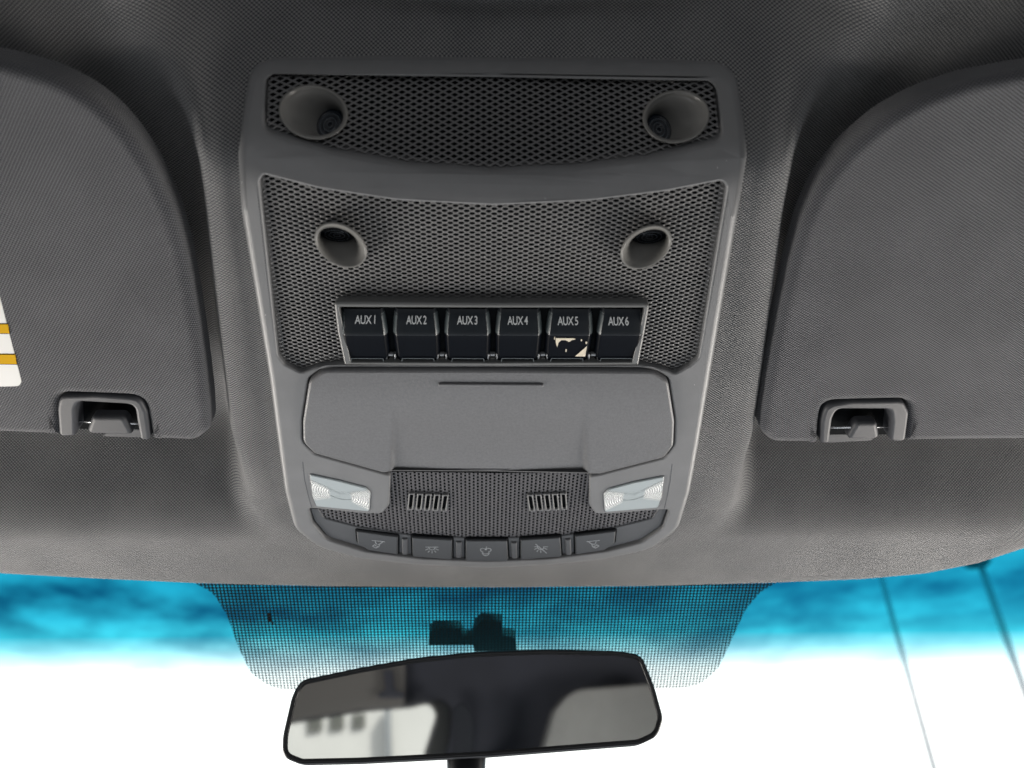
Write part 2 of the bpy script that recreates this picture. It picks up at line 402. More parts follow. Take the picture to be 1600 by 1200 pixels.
H34 = outl([(506, 573.5, .010), (770, 573.5, .05), (1020, 575.5, .010), (1045, 591, .008), (1055, 655, .03), (1054, 696, .010), (1039, 716, .006), (938, 742, .003), (921, 745, .003)]+LOW[3:-1]+[(608, 790, .003), (610, 743, .003), (597, 740, .003), (491, 710, .006), (472, 691, .010), (472, 655, .03), (482, 591, .008)], HP)
solid('housing', O_out, -.004, HP, PL, con, holes=[H1, H2, H34], bev=.004, hbev=.0012, seg=5, step=(.03, .003))
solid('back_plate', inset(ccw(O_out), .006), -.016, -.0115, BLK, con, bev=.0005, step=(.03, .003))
# grilles
GH = .0035
BZ = [(519, 471, .002), (770, 473, 0), (1018, 473, .002), (996, 571, .001), (770, 572, 0), (539, 571, .001)]
H_bz = outl(BZ, GH)
CUPS = [(489, 176, 55, 42.5, 10), (1057, 183, 53, 41.5, -8), (532, 384, 45, 31, 33), (1010, 387, 44, 30, -33)]
def ell(cx, cy, a, b, rot, h, n=48, f=None):
    f = f or cs; c, s = math.cos(R(rot)), math.sin(R(rot)); out = []
    for k in range(n):
        th = 2*math.pi*k/n; x, y = a*math.cos(th), b*math.sin(th)
        out.append(f(cx+x*c-y*s, cy+x*s+y*c, h))
    return out
CH = [[Vector(p) for p in ell(c[0], c[1], c[2]*.93, c[3]*.93, c[4], GH)] for c in CUPS]
gu = sheet('upper_grille', inset(ccw(H1), .0007), GH, GRU, con, holes=CH[:2], step=(.012, .003))
gl = sheet('lower_grille', inset(ccw(H2), .0007), GH, GRL, con, holes=CH[2:], step=(.012, .003))
# sensor cups
MICR = mat('ring_glint_grey', (.10, .115, .13), .3)  # grey rings stand in for gloss on the moulded ridges
def ell(cx, cy, a, b, rot, h, n=48, f=None):
    f = f or cs; c, s = math.cos(R(rot)), math.sin(R(rot)); out = []
    for k in range(n):
        th = 2*math.pi*k/n; x, y = a*math.cos(th), b*math.sin(th)
        out.append(f(cx+x*c-y*s, cy+x*s+y*c, h))
    return out
def cup(rim, dsk, hr, hd, tilt, label):
    cx, cy, a, b, rot = rim; n = 48
    rings = [(ell(cx, cy, a, b, rot, GH), GH-.001), (ell(cx, cy, a, b, rot, hr), hr-.0012), (ell(cx, cy, a*.985, b*.985, rot, hr), hr-.0003), (ell(cx, cy, a*.95, b*.95, rot, hr), hr), (ell(cx, cy, a*.90, b*.90, rot, hr), hr-.0005)]
    rin = ell(cx, cy, a*.875, b*.875, rot, hr); dd = ell(*dsk, hd)
    def hh(p, c0): return hd+tilt[0]*(p[0]-c0[0])+tilt[1]*(p[1]-c0[1])
    c0 = cs(dsk[0], dsk[1], hd)
    V, F = [], []
    for r_, h in rings: V += [Wc(p[0], p[1], h) for p in r_]
    m = 10
    for k in range(m+1):
        u = k/m; hu = 1-(1-u)**1.0
        for p, q in zip(rin, dd):
            e = u**1.35
            V.append(Wc(p[0]*(1-u)+q[0]*u, p[1]*(1-u)+q[1]*u, (hr-.0012)*(1-e)+hh(q, c0)*e))
    tot = len(rings)+m+1
    for i in range(tot-1):
        for k in range(n):
            j = (k+1) % n; F.append((i*n+k, (i+1)*n+k, (i+1)*n+j, i*n+j))
    o = link('sensor_cup', V, F, RIM, con); tag(o, label)
    # black microphone face with moulded rings
    V, F = [], []; sc = [1.02, .95, .9, .82, .78, .7, .55, .5, .42, .38, .28, .24, .14, .1]
    for i, s in enumerate(sc):
        bump_ = (.0000, .0012, .0012, .0002, .0008, .0010, .0002, .0008, .0008, .0002, .0007, .0007, .0002, .0009)[i]
        for q in dd:
            x, y = c0[0]+(q[0]-c0[0])*s, c0[1]+(q[1]-c0[1])*s; V.append(Wc(x, y, hh((x, y), c0)+bump_))
    for i in range(len(sc)-1):
        for k in range(n):
            j = (k+1) % n; F.append((i*n+k, (i+1)*n+k, (i+1)*n+j, i*n+j))
    F.append(tuple((len(sc)-1)*n+k for k in range(n)))
    link('microphone_face', V, F, mat('microphone_black', (.008, .012, .018), .25), o)
    for sc_ in (.74, .46, .2):
        ring_ = [(c0[0]+(q[0]-c0[0])*sc_, c0[1]+(q[1]-c0[1])*sc_) for q in dd]
        stroke_mesh('ring_glint', [ring_+[ring_[0]]], .00022, 0, MICR, o, surf=lambda X, t, h=0: Wc(X, t, hh((X, t), c0)+.0013+h))
    return o
cup((489, 176, 55, 42.5, 10), (516, 193, 25, 18, -38), .0075, -.006, (.5, .45), 'large cup on the left of the upper grille, opening aimed at the rear left')
cup((1057, 183, 53, 41.5, -8), (1029, 201, 24, 18, 42), .0075, -.006, (-.5, .45), 'large cup on the right of the upper grille, opening aimed at the rear right')
cup((532, 384, 45, 31, 33), (527, 366, 26, 15, 8), .0095, -.0035, (0, -.6), 'small cup in the left of the lower grille')
cup((1010, 387, 44, 30, -33), (1014, 369, 26, 15, -8), .0095, -.0035, (0, -.6), 'small cup in the right of the lower grille')
# switch bank
HB = .0085
solid('switch_bezel', outl([(521, 472, .003), (770, 474, 0), (1016, 474, .003), (1008, 520, 0), (998, 571, .001), (770, 573, 0), (538, 571, .001), (527, 520, 0)], HB), .000, HB, BEZ, con,
      holes=[outl([(529, 480, .001), (770, 481, 0), (1008, 481, .001), (988, 566, .001), (770, 567, 0), (548, 566, .001)], HB)], bev=.0014, hbev=.0006)
solid('switch_well', outl([(529, 480), (1008, 481), (988, 566), (548, 566)], HB), 0, .0040, BLK, con, bev=.0003, seg=2)
ZK = .0065
def keyh(v):                                     # rocker profile, v from 0 (rear) to 1 (front)
    return interp([(0, .0055), (.08, .0070), (.40, .0098), (.43, .0097), (.90, .0070), (1, .0060)], v)
def key(i, cx):
    lab = 'black rocker switch marked AUX %d' % (i+1)
    y0, y1 = 484, 566
    X0, t0 = cs(cx-33, y0, ZK); X1, t1 = cs(cx+33, y1, ZK); Xm = .5*(X0+X1); half = (cs(cx+37, 520, .009)[0]-cs(cx-37, 520, .009)[0])/2
    t0 += 0; T = t1-t0
    vs_ = [0, .03, .08, .2, .34, .395, .41, .425, .5, .62, .75, .88, .90, 1]
    def build(name, vlist, us, mt, par, dz=0, w=1):
        V, F = [], []
        for v in vlist:
            wd = half*(.90+.10*smooth(v/.35)) if v < .42 else half*(1-.05*(v-.42))
            for u in us:
                e = abs(u); dr = 0 if e < .80 else (e-.80)/.20
                hh_ = keyh(v)-.0030*dr**1.6+dz
                if e > .999: hh_ = -.001
                V.append(Wc(Xm+wd*u*(1 if e < 1.0001 else 1/e), t0+T*v, hh_))
        m_ = len(us)
        for a in range(len(vlist)-1):
            for b in range(m_-1):
                q = a*m_+b; F.append((q, q+m_, q+m_+1, q+1))
        return link(name, V, F, mt, par)
    us = [-1.0001, -.995, -.97, -.93, -.88, -.83, -.79, -.4, 0, .4, .79, .83, .88, .93, .97, .995, 1.0001]
    k = build('aux_switch', vs_[:7], us, KEY, con); tag(k, lab)
    build('lower_face', vs_[6:], us, KEYG, k)
    for s in (-1, 1):                            # lighter strips painted as light catching both side edges of the marked face
        u2 = [.83, .87, .91, .95, .99]; u2 = u2 if s > 0 else [-a for a in u2][::-1]
        build('edge_highlight', [.06, .2, .34, .395], u2, KEYE, k, dz=.00012)
    # front lip outline
    yb = lambda v: t0+T*v
    xw = half*.72
    stroke_mesh('lip_line', [[(Xm-xw, yb(.985)), (Xm-xw*.94, yb(.90)), (Xm+xw*.94, yb(.90)), (Xm+xw, yb(.985))]], .00035, keyh(.93)+.0012, KEYE, k)
    # legend
    cu_ = bpy.data.curves.new('legend_text', 'FONT'); cu_.body = 'AUX %d' % (i+1); cu_.size = 1; cu_.align_x = 'CENTER'; cu_.resolution_u = 4; cu_.offset = .012; cu_.space_character = .95; cu_.space_word = .7
    to = bpy.data.objects.new('legend_text', cu_); C.objects.link(to)
    dg = bpy.context.evaluated_depsgraph_get(); me = bpy.data.meshes.new_from_object(to.evaluated_get(dg))
    x_ = [v.co.x for v in me.vertices]; mid = .5*(min(x_)+max(x_)); wid = max(x_)-min(x_)
    V = []
    hz = .0088
    for v in me.vertices:
        X, t = cs(cx+(v.co.x-mid)/wid*32, 506.5-(i*.35)*0+ (i*.4) - v.co.y/.69*11.0, hz)
        vv = (t-t0)/T; V.append(Wc(X, t, keyh(vv)+.00025))
    fs = [tuple(p.vertices)[::-1] for p in me.polygons]
    o = link('legend', V, fs, INK, k, smooth=False)
    bpy.data.objects.remove(to); bpy.data.curves.remove(cu_)
    return k, (Xm, half, t0, T)
kc = [570, 650.5, 730, 809, 887.5, 966.5]
keys = [key(i, c) for i, c in enumerate(kc)]
# torn sticker and wear on the fifth switch
k5, (Xm, hw, t0, T) = keys[4]
def onkey(u, v): return Wc(Xm+hw*u, t0+T*v, keyh(v)+.0004)
def kpoly(V, F, pts):
    b = len(V); V += [onkey(*p) for p in pts]; F.append(tuple(range(b, b+len(pts))))
V, F = [], []
kpoly(V, F, [(.34, .86), (.78, .86), (.80, .62), (.70, .68)]); kpoly(V, F, [(-.58, .46), (-.55, .56), (-.47, .66), (-.44, .56), (-.33, .50), (-.33, .46)])
kpoly(V, F, [(-.33, .46), (-.33, .50), (-.15, .50), (.0, .54), (.12, .50), (.28, .48), (.2, .46)]); kpoly(V, F, [(.5, .48), (.55, .48), (.55, .52), (.5, .52)])
kpoly(V, F, [(.72, .53), (.78, .53), (.78, .58), (.72, .58)]); kpoly(V, F, [(-.64, .43), (-.61, .43), (-.61, .49), (-.64, .49)]); kpoly(V, F, [(-.1, .70), (-.05, .70), (-.05, .76), (-.1, .76)])
tag(link('sticker_remnant', V, [f[::-1] for f in F], PAPER, k5, smooth=False), 'torn cream sticker scraps')
# bright spring clips between the switches
for i in range(5):
    xm = (kc[i]+kc[i+1])/2
    cl = None
    def bx(name, x0, y0, x1, y1, h, m_, par): return solid(name, outl([(x0, y0), (x1, y0), (x1, y1), (x0, y1)], h, .0003, n=2), 0, h, m_, par, bev=.0004, seg=2)
    cl = bx('switch_divider', xm-3.5, 486, xm+3.5, 553, .0035, KEY, con)
    bx('spring_clip', xm-8.5, 553.5, xm-5, 567, .0066, CLP, cl); bx('spring_clip', xm+5.5, 553.5, xm+8.5, 567, .0066, CLP, cl)
    bx('spring_clip', xm-4, 553, xm+4.5, 557, .0060, CLP, cl); bx('spring_clip', xm-4, 560, xm+4.5, 563, .0050, RIM, cl)
# storage door
XD0, XD1 = cs(604, 700, HP)[0], cs(925, 700, HP)[0]; TD0, TD1 = cs(770, 590, HP)[1], cs(770, 742, HP)[1]
def dooradd(X, t):
    k = smooth((t-TD0)/(TD1-TD0)*1.05-.02)
    a = smooth((X-XD0-(TD1-t)*.10)/.0035)*smooth((XD1-X-(TD1-t)*.10)/.0035)
    dome = .0022*math.exp(-((t-(TD0+.012))/.030)**2)
    return -.0030*k*a+dome
dr = solid('compartment_door', O_door, 0, HP+.0008, DOORM, con, bev=.0016, seg=4, step=(.0018, .005), add=dooradd)
solid('pull_ridge', outl([(685, 598.5), (849, 599.5), (849, 604), (685, 603)], HP+.003, .0008), HP, HP+.0040, DOORM, dr, bev=.0006)
# lower panel
TRIM = outl([(482, 797, .002), (496, 799, .002), (506, 814, .004), (560, 828, .02), (640, 840, .03), (760, 846, .03), (880, 841, .03), (960, 829, .02), (1020, 814, .004), (1030, 799, .002), (1044, 799, .002), (1034, 826, .006), (1003, 847, .01), (950, 861, .02), (860, 873, .03), (760, 877, .03), (660, 873, .03), (573, 862, .02), (511, 843, .01), (490, 818, .006)], HP)
btn_px = [[(556, 832), (622, 841), (622, 870), (575, 863, .003), (558, 852, .003)],
          [(643, 842), (707, 846), (707, 878), (644, 873)],
          [(727, 847), (793, 847), (795, 880), (727, 880)],
          [(813, 846), (876, 842), (878, 873), (813, 878)],
          [(898, 840), (963, 832), (961, 852, .003), (945, 863, .003), (899, 870)]]
btn_px = [[(p[0], p[1]-1.5)+tuple(p[2:]) for p in b] for b in btn_px]
BO = [outl(b, HP, .0006) for b in btn_px]
bt = solid('button_trim', TRIM, 0, HP-.0022, PLD, con, bev=.0010, step=(.02, .01))
def icon_px(i, cx, cy):
    L_ = []
    def arc(x, y, r1, r2, a0, a1, n=8): return [(x+r1*math.cos(R(a0+(a1-a0)*k/n)), y+r2*math.sin(R(a0+(a1-a0)*k/n))) for k in range(n+1)]
    if i in (0, 4):
        s = 1 if i == 0 else -1
        L_ += [[(-9*s, -5), (11*s, -3)], [(-4*s, -4), (-2*s, 1), (3*s, 1), (8*s, -2.5)], [(-8*s, 4), (-3*s, 7), (2*s, 5), (3*s, 1)], [(-5*s, 2), (-2*s, 4)], [(-8*s, 4), (-4*s, 1.5)], [(0, 4), (-2*s, 7)]]
    elif i == 1:
        L_ += [[(-10, -4.5), (10, -4.5)], arc(0, -4.5, 5, 4.5, 0, 180), [(-10, 0), (-6, -1.5)], [(10, 0), (6, -1.5)], [(-6, 3.5), (-4, 1.5)], [(6, 3.5), (4, 1.5)], [(0, 5), (0, 2)]]
    elif i == 3:
        L_ += [[(-10, -4), (-2, -4)], [(4, -4), (11, -4)], arc(0, -4, 5, 4.5, 0, 180), [(-10, 0), (-6, -1.5)], [(10, 0), (6, -1.5)], [(-6, 3.5), (-4, 1.5)], [(6, 3.5), (4, 1.5)], [(0, 5), (0, 2)], [(-8, -8), (9, 6)]]
    else:
        L_ += [arc(-4.5, -3, 4, 2.6, 90, 360), arc(4.5, -3, 4, 2.6, 180, 450), [(0, -4), (1.5, -8)], arc(0, 1, 5.5, 5, 0, 180), [(-5.5, 1), (-2, 3), (2, 3), (5.5, 1)], [(-3, 5.5), (3, 5.5)]]
    return [[cs(cx+a, cy+b, HP) for a, b in l] for l in L_]
names5 = ['left map light button', 'dome light button', 'centre button', 'dome light off button with a struck-out lamp', 'right map light button']
ic = [(590, 850), (675, 860), (759, 863), (845, 859), (928, 850)]
for i, b in enumerate(BO):
    o = solid('push_button', inset(ccw(b), .0003), 0, HP-.0005, BTN, con, bev=.0008); tag(o, names5[i])
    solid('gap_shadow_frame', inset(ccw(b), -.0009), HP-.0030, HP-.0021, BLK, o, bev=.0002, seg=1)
    if i < 4:
        xr_ = (btn_px[i][1][0]+btn_px[i+1][0][0])/2; xb_ = (btn_px[i][2][0]+btn_px[i+1][-1][0])/2
        solid('rib', outl([(xr_-4.5, btn_px[i][1][1]+1), (xr_+4.5, btn_px[i][1][1]+1), (xb_+4.5, btn_px[i][1][1]+26), (xb_-4.5, btn_px[i][1][1]+26)], HP-.002, .0008, n=3), HP-.004, HP-.0010, PLD, bt, bev=.0009, seg=3)
    stroke_mesh('icon', icon_px(i, *ic[i]), .00042, HP-.0003, ICON, o)
FP = outl([(611, 737, .001), (770, 739, .02), (920, 738, .001), (922, 790, .003), (930, 802, .004), (1032, 796, .002), (1031, 801, .002), (1019, 816, .004), (960, 831, .02), (880, 843, .03), (760, 848, .03), (640, 842, .03), (560, 830, .02), (507, 816, .004), (495, 801, .002), (490, 794, .002), (597, 802, .004), (607, 790, .003)], HP-.003)
sheet('perforated_panel', FP, HP-.003, GRF, con, step=(.02, .006))
for side in (0, 1):
    for k in range(5):
        if side == 0: tx, bx_ = 643.5+13.2*k, 641+13.0*k
        else: tx, bx_ = 828+13.0*k, 831.5+12.6*k
        yt = 770+(.6*k if side == 0 else .6*(4-k)); ybm = yt+26
        oo = [(tx-4.8, yt), (tx+4.8, yt), (bx_+4.8, ybm), (bx_-4.8, ybm)]; ii = [(tx-2.7, yt+2), (tx+2.7, yt+2), (bx_+2.7, ybm-2), (bx_-2.7, ybm-2)]
        vs1 = solid('vent_slot', outl(oo, HP-.002, .0008, n=3), HP-.0035, HP-.0014, PL, con, holes=[outl(ii, HP-.002, .0009, n=3)], bev=.0004, seg=2)
        sheet('slot_opening', outl(ii, HP-.003, .0009, n=3), HP-.0028, BLK, vs1)
# map light lenses
def lens_mat(name, cx, cy, sx, dx, slope):
    m = mat(name, (.80, .84, .85), .25, spec=.4, coat=.2); t = m.node_tree; nb = NB(t); b = t.nodes['Principled BSDF']
    u, v = nb.uv(); tot = None
    du0 = nb.m('SUBTRACT', u, cx); dv0 = nb.m('SUBTRACT', nb.m('SUBTRACT', v, cy), nb.m('MULTIPLY', du0, slope))
    r = nb.m('SQRT', nb.m('ADD', nb.m('MULTIPLY', nb.m('DIVIDE', du0, 1.35), nb.m('DIVIDE', du0, 1.35)), nb.m('MULTIPLY', dv0, dv0)))
    ring = nb.m('SINE', nb.m('MULTIPLY', r, 2*math.pi/.00105))
    lobe = nb.rng(nb.m('ABSOLUTE', du0), .0055, .0075)
    side = nb.rng(nb.m('SUBTRACT', nb.m('ABSOLUTE', dv0), nb.m('MULTIPLY', nb.m('ABSOLUTE', du0), .45)), -.0002, .0028, 1, 0)
    hgt = nb.m('MULTIPLY', nb.m('MULTIPLY', ring, lobe), side)
    oval = nb.rng(nb.m('SQRT', nb.m('ADD', nb.m('MULTIPLY', nb.m('DIVIDE', du0, 2.1), nb.m('DIVIDE', du0, 2.1)), nb.m('MULTIPLY', dv0, dv0))), .0030, .0038)
    bow = nb.m('MULTIPLY', side, .9)
    hh = nb.m('ADD', nb.m('MULTIPLY', hgt, .5), nb.m('ADD', nb.m('MULTIPLY', oval, 1.0), bow))
    bu = t.nodes.new('ShaderNodeBump'); bu.inputs['Strength'].default_value = .9; bu.inputs['Distance'].default_value = .0005
    t.links.new(hh, bu.inputs['Height']); t.links.new(bu.outputs[0], b.inputs['Normal'])
    mxn = t.nodes.new('ShaderNodeMix'); mxn.data_type = 'RGBA'; mxn.inputs[6].default_value = (.34, .385, .40, 1); mxn.inputs[7].default_value = (.66, .68, .68, 1)
    t.links.new(nb.m('MULTIPLY', nb.m('MULTIPLY', side, lobe), nb.m('MULTIPLY_ADD', ring, .16, .74)), mxn.inputs[0]); t.links.new(mxn.outputs[2], b.inputs['Base Color'])
    b.inputs['Subsurface Weight'].default_value = 0
    return m
for s, pl, cen, ring_px in ((-1, [(484, 741, .001), (530, 751, .01), (572, 762, .003), (579, 770, .002), (577, 799, .0015), (494, 791, .0015), (488, 775, .004)], (532, 773), None),
                   (1, [(1038, 744, .001), (992, 753, .01), (951, 764, .003), (943, 772, .002), (945, 800, .0015), (1028, 793, .0015), (1034, 777, .004)], (990, 774), None)):
    hL = HP+.0006
    ol = outl(pl, hL)
    c_ = cs(cen[0], cen[1], hL); a_ = cs(cen[0]-40, cen[1]+s*10, hL)
    frame = solid('map_light', inset(ccw(ol), -.0006), HP-.001, HP+.0002, PLD, con, bev=.0003, seg=2)
    solid('lens', ol, HP-.001, hL+.0004, lens_mat('lens_plastic', c_[0], c_[1], 1, 1, -s*.28), frame, bev=.0008)
    tag(frame, 'clear ribbed %s map light' % ('left' if s < 0 else 'right'))
SCF = mat('scuff_pale', (.5, .51, .5), .7)
for (a, b, w_, l_) in ((852, 310, 2.2, 1.5), (1121, 262, 1.5, 3), (1135, 251, 1.2, 1.6), (1085, 601, 1.5, 1.5), (378, 285, 1, 4), (415, 492, 1.5, 3), (1108, 420, .8, 3)):
    V = []
    for p in ((a-w_/2, b-l_*.3), (a+w_*.1, b-l_/2), (a+w_/2, b+l_*.2), (a-w_*.1, b+l_/2)): V.append(Wc(*cs(*p, HP), HP+.00012))
    link('scuff_mark', V, [(0, 1, 2, 3)], SCF, con, smooth=False)
# small sensor bracket seams: fine groove around the map light bezels
for s in (-1, 1):
    px0 = [(473, 722), (476, 750), (482, 775), (487, 793)] if s < 0 else [(1050, 726), (1047, 752), (1042, 777), (1038, 795)]
    stroke_mesh('bezel_seam', [[cs(a, b, HP) for a, b in px0]], .00035, HP+.0001, PLD, con)
# ------------------------------------------------------------------ sun visors
def vs_surf(X, t, h=0):
    return Wf(X, t, h+.006-.02*min(0, t-.16)*.35)
def fv(px, py, h=0):
    X, t = flat(px, py, h)
    for i in range(12): X, t = flat(px, py, h+.006-.02*min(0, t-.16)*.35)
    return (X, t)
def visor(sgn, pix, trim_o, cav, rod, label):
    loc = vs_surf(*fv(100 if sgn < 0 else 1450, 400))
    v = empty('sun_visor', loc, label, 'sun visor', 'sun visors folded up against the headliner')
    o = solid('pad', outl(pix, 0, .004, fv, n=5), -.016, 0, VIS, v, bev=.0055, seg=6, surf=vs_surf, step=(.02, .02),
              add=lambda X, t: .0)
    tr = solid('clip_surround', outl(trim_o, .0006, .003, fv), -.014, .0006, TRM, v, bev=.0018, surf=vs_surf)
    solid('recess_dark_plate', outl(cav, -.010, .001, fv), -.0150, -.0105, BLK, v, bev=.0004, surf=vs_surf)  # black plate fills the notch to keep its cavity dark
    a, b = fv(*rod[0], -.004), fv(*rod[1], -.004)
    tube('rod', [vs_surf(*a, -.004), vs_surf(*b, -.004)], .0006, CHR, v)
    return v
TRM = mat('visor_trim_plastic', (.046, .048, .054), .55, bump=(2600, .2, .0003))
VL = [(-900, 60, .05), (-400, 60, .05), (-150, 70, .05), (0, 96, .05), (75, 117, .05), (135, 148, .05), (190, 196, .05), (235, 262, .05), (266, 330, .05), (287, 400, .05), (302, 480, .05), (314, 560, .05), (323, 630, .03), (326, 676, .010), (304, 692, .008), (236, 689, .002), (231, 660, .006), (224, 622, .008), (92, 617, .008), (91, 650, .006), (95, 683, .002), (0, 679, .02), (-400, 664, .05), (-900, 640, .03)]
TL = [(92, 683, .003), (89, 640, .006), (92, 620, .008), (150, 618, .02), (218, 623, .008), (229, 645, .006), (235, 689, .003), (219, 688, .003), (213, 655, .004), (210, 633, .005), (122, 628, .005), (117, 640, .004), (118, 682, .003)]
v1 = visor(-1, VL, TL, [(112, 622), (218, 624), (220, 674), (114, 671)], [(108, 658), (222, 662)], 'sun visor at the left with a yellow striped white label')
VR = [(2500, 60, .05), (2000, 70, .05), (1750, 90, .05), (1600, 112, .05), (1520, 127, .05), (1445, 153, .05), (1385, 186, .05), (1330, 232, .05), (1285, 288, .05), (1258, 345, .05), (1238, 415, .05), (1220, 495, .05), (1205, 570, .05), (1195, 630, .03), (1190, 678, .010), (1208, 694, .008), (1280, 695, .002), (1282, 662, .006), (1287, 630, .008), (1419, 627, .008), (1421, 655, .006), (1414, 692, .002), (1600, 690, .02), (2000, 680, .05), (2500, 650, .03)]
TR = [(1282, 694, .003), (1284, 660, .006), (1290, 635, .008), (1330, 628, .02), (1412, 627, .008), (1421, 645, .006), (1415, 691, .003), (1391, 690, .003), (1394, 660, .004), (1392, 640, .005), (1308, 640, .005), (1301, 655, .004), (1296, 693, .003)]
v2 = visor(1, VR, TR, [(1297, 635), (1400, 634), (1400, 680), (1295, 681)], [(1292, 668), (1400, 667)], 'plain sun visor at the right without any label')
# label on the left visor
lb = solid('warning_label', outl([(-150, 430, .003), (-8, 432, .003), (34, 596, .004), (30, 603, .004), (-150, 607, .003)], 0, .003, fv), -.001, .0003, STICK, v1, bev=.0001, seg=1, surf=vs_surf)
for (ya, yb_, xa, xb_) in ((506, 520, 12.5, 15.5), (553.5, 568, 24, 27)):
    f2 = lambda p: Vector(fv(*p))
    g = .9
    solid('black_line', [f2(p) for p in [(-140, ya-3-g), (xa-.8, ya-1.2), (xb_+.8, yb_+1.2), (-140, yb_-2+g)]], 0, .00045, BLK, lb, bev=.00005, seg=1, surf=vs_surf)
    solid('yellow_band', [f2(p) for p in [(-140, ya-2), (xa, ya), (xb_, yb_), (-140, yb_-2)]], 0, .0006, YEL, lb, bev=.00005, seg=1, surf=vs_surf)
# visor clips mounted on the headliner
def clip(knob, base, label):
    c_ = knob[0]; X, t = fv(c_[0], c_[1])
    root = empty('visor_clip', Wf(X, t, 0), label, 'visor clip', 'visor retaining clips')
    solid('knob', outl(knob, -.001, .0035, fv), -.0075, -.001, TRM, root, bev=.0025, seg=5, surf=vs_surf)
    solid('mounting_foot', outl(base, -.010, .002, fv), -.034, -.0105, TRM, root, bev=.0012, surf=vs_surf)
clip([(143, 652), (194, 652), (209, 681), (133, 679)], [(195, 664), (228, 664), (228, 686), (150, 684)], 'small grey clip in the notch of the labelled left visor')
clip([(1338, 661), (1371, 661), (1376, 687), (1323, 688)], [(1292, 672), (1340, 672), (1372, 690), (1290, 694)], 'small grey clip in the notch of the plain right visor')
# ------------------------------------------------------------------ windshield
G0 = EYE+Vector((0, .585, .178)); GA = R(33)
GT = Vector((0, math.cos(GA), -math.sin(GA))); GN = Vector((0, -math.sin(GA), -math.cos(GA)))
def Wg(x, s, h=0): return G0+Vector((x, 0, 0))+GT*s+GN*h
def gp(px, py, h=0):
    p = hit(px, py, G0+GN*h, GN); return (p.x, (p-G0).dot(GT))
gm = bpy.data.materials.new('tinted_glass'); gm.use_nodes = True; t = gm.node_tree; nb = NB(t); t.nodes.remove(t.nodes['Principled BSDF'])
u, v = nb.uv(); nz = t.nodes.new('ShaderNodeTexNoise'); nz.inputs['Scale'].default_value = 9; nz.inputs['Detail'].default_value = 3
s_top, s_bot = gp(1300, 915)[1], gp(1300, 1085)[1]
ramp = t.nodes.new('ShaderNodeValToRGB'); e = ramp.color_ramp.elements
e[0].position = 0; e[0].color = (.008, .22, .34, 1); e[1].position = 1; e[1].color = (.92, .96, .95, 1)

for ps_, cl_ in ((.24, (.015, .28, .40)), (.40, (.03, .38, .49)), (.52, (.18, .52, .60)), (.62, (.42, .68, .74)), (.74, (.72, .86, .88))):
    a = e.new(ps_); a.color = (*cl_, 1)
t.links.new(nb.m('DIVIDE', nb.m('SUBTRACT', v, s_top), s_bot-s_top), ramp.inputs[0])
tr = t.nodes.new('ShaderNodeBsdfTransparent'); gl_ = t.nodes.new('ShaderNodeBsdfGlossy'); gl_.inputs['Roughness'].default_value = .02
ms = t.nodes.new('ShaderNodeMixShader'); ms.inputs[0].default_value = 0
t.links.new(ramp.outputs[0], tr.inputs[0]); t.links.new(tr.outputs[0], ms.inputs[1]); t.links.new(gl_.outputs[0], ms.inputs[2]); t.links.new(ms.outputs[0], t.nodes['Material Output'].inputs[0])
ws = empty('windshield', Wg(0, .1), 'sloping windshield with a blue shade band and dotted patch behind the mirror', 'windshield')
glp = [Vector(p) for p in ((-1.0, -.06), (1.0, -.06), (1.0, .75), (-1.0, .75))]
sheet('glass', glp, 0, gm, ws, surf=Wg, step=(.1, .1))
fm = bpy.data.materials.new('dotted_frit'); fm.use_nodes = True; t = fm.node_tree; nb = NB(t); b = t.nodes['Principled BSDF']
b.inputs['Base Color'].default_value = (.003, .008, .009, 1); b.inputs['Roughness'].default_value = .9; b.inputs['Specular IOR Level'].default_value = .05
u, v = nb.uv(); P_ = .0027
fx = nb.m('ABSOLUTE', nb.m('SUBTRACT', nb.m('FRACT', nb.m('ADD', nb.m('DIVIDE', u, P_), 1000)), .5)); fy = nb.m('ABSOLUTE', nb.m('SUBTRACT', nb.m('FRACT', nb.m('ADD', nb.m('DIVIDE', v, P_*1.03), 1000)), .5))
dd = nb.m('POWER', nb.m('ADD', nb.m('POWER', fx, 3.0), nb.m('POWER', fy, 3.0)), 1/3)
s1, s2 = gp(760, 912)[1], gp(760, 1075)[1]
k = nb.m('SUBTRACT', dd, nb.rng(v, s1, s2, .285, .36)); k = nb.rng(k, -.03, .03)
tr = t.nodes.new('ShaderNodeBsdfTransparent'); ms = t.nodes.new('ShaderNodeMixShader'); t.links.new(k, ms.inputs[0]); t.links.new(tr.outputs[0], ms.inputs[1]); t.links.new(b.outputs[0], ms.inputs[2]); t.links.new(ms.outputs[0], t.nodes['Material Output'].inputs[0])
FR = [(285, 885, .0), (300, 909, .01), (333, 926, .02), (355, 962, .03), (372, 1010, .03), (392, 1052, .02), (425, 1075, .02), (480, 1080, .01), (1060, 1076, .02), (1095, 1070, .02), (1122, 1045, .02), (1143, 1000, .03), (1165, 952, .03), (1188, 925, .02), (1215, 909, .01), (1230, 885, .0)]
sheet('dotted_frit', outl(FR, .001, .01, gp), .001, fm, ws, surf=Wg)
sb = solid('sensor_bracket', [Vector(gp(a, b)) for a, b in [(669, 1011), (670, 993), (679, 985), (720, 987), (724, 1000), (737, 1001), (741, 984), (751, 974), (784, 975), (786, 996), (806, 1001), (808, 1022), (742, 1022), (738, 1011)]], -.012, -.002, mat('bracket_dark', (.10, .13, .14), .6), ws, bev=.001, seg=2, surf=Wg)
stroke_mesh('glass_chip', [[gp(420, 956), gp(423, 962), gp(420, 965), gp(427, 972)]], .0018, .0016, BLK, ws, surf=Wg)
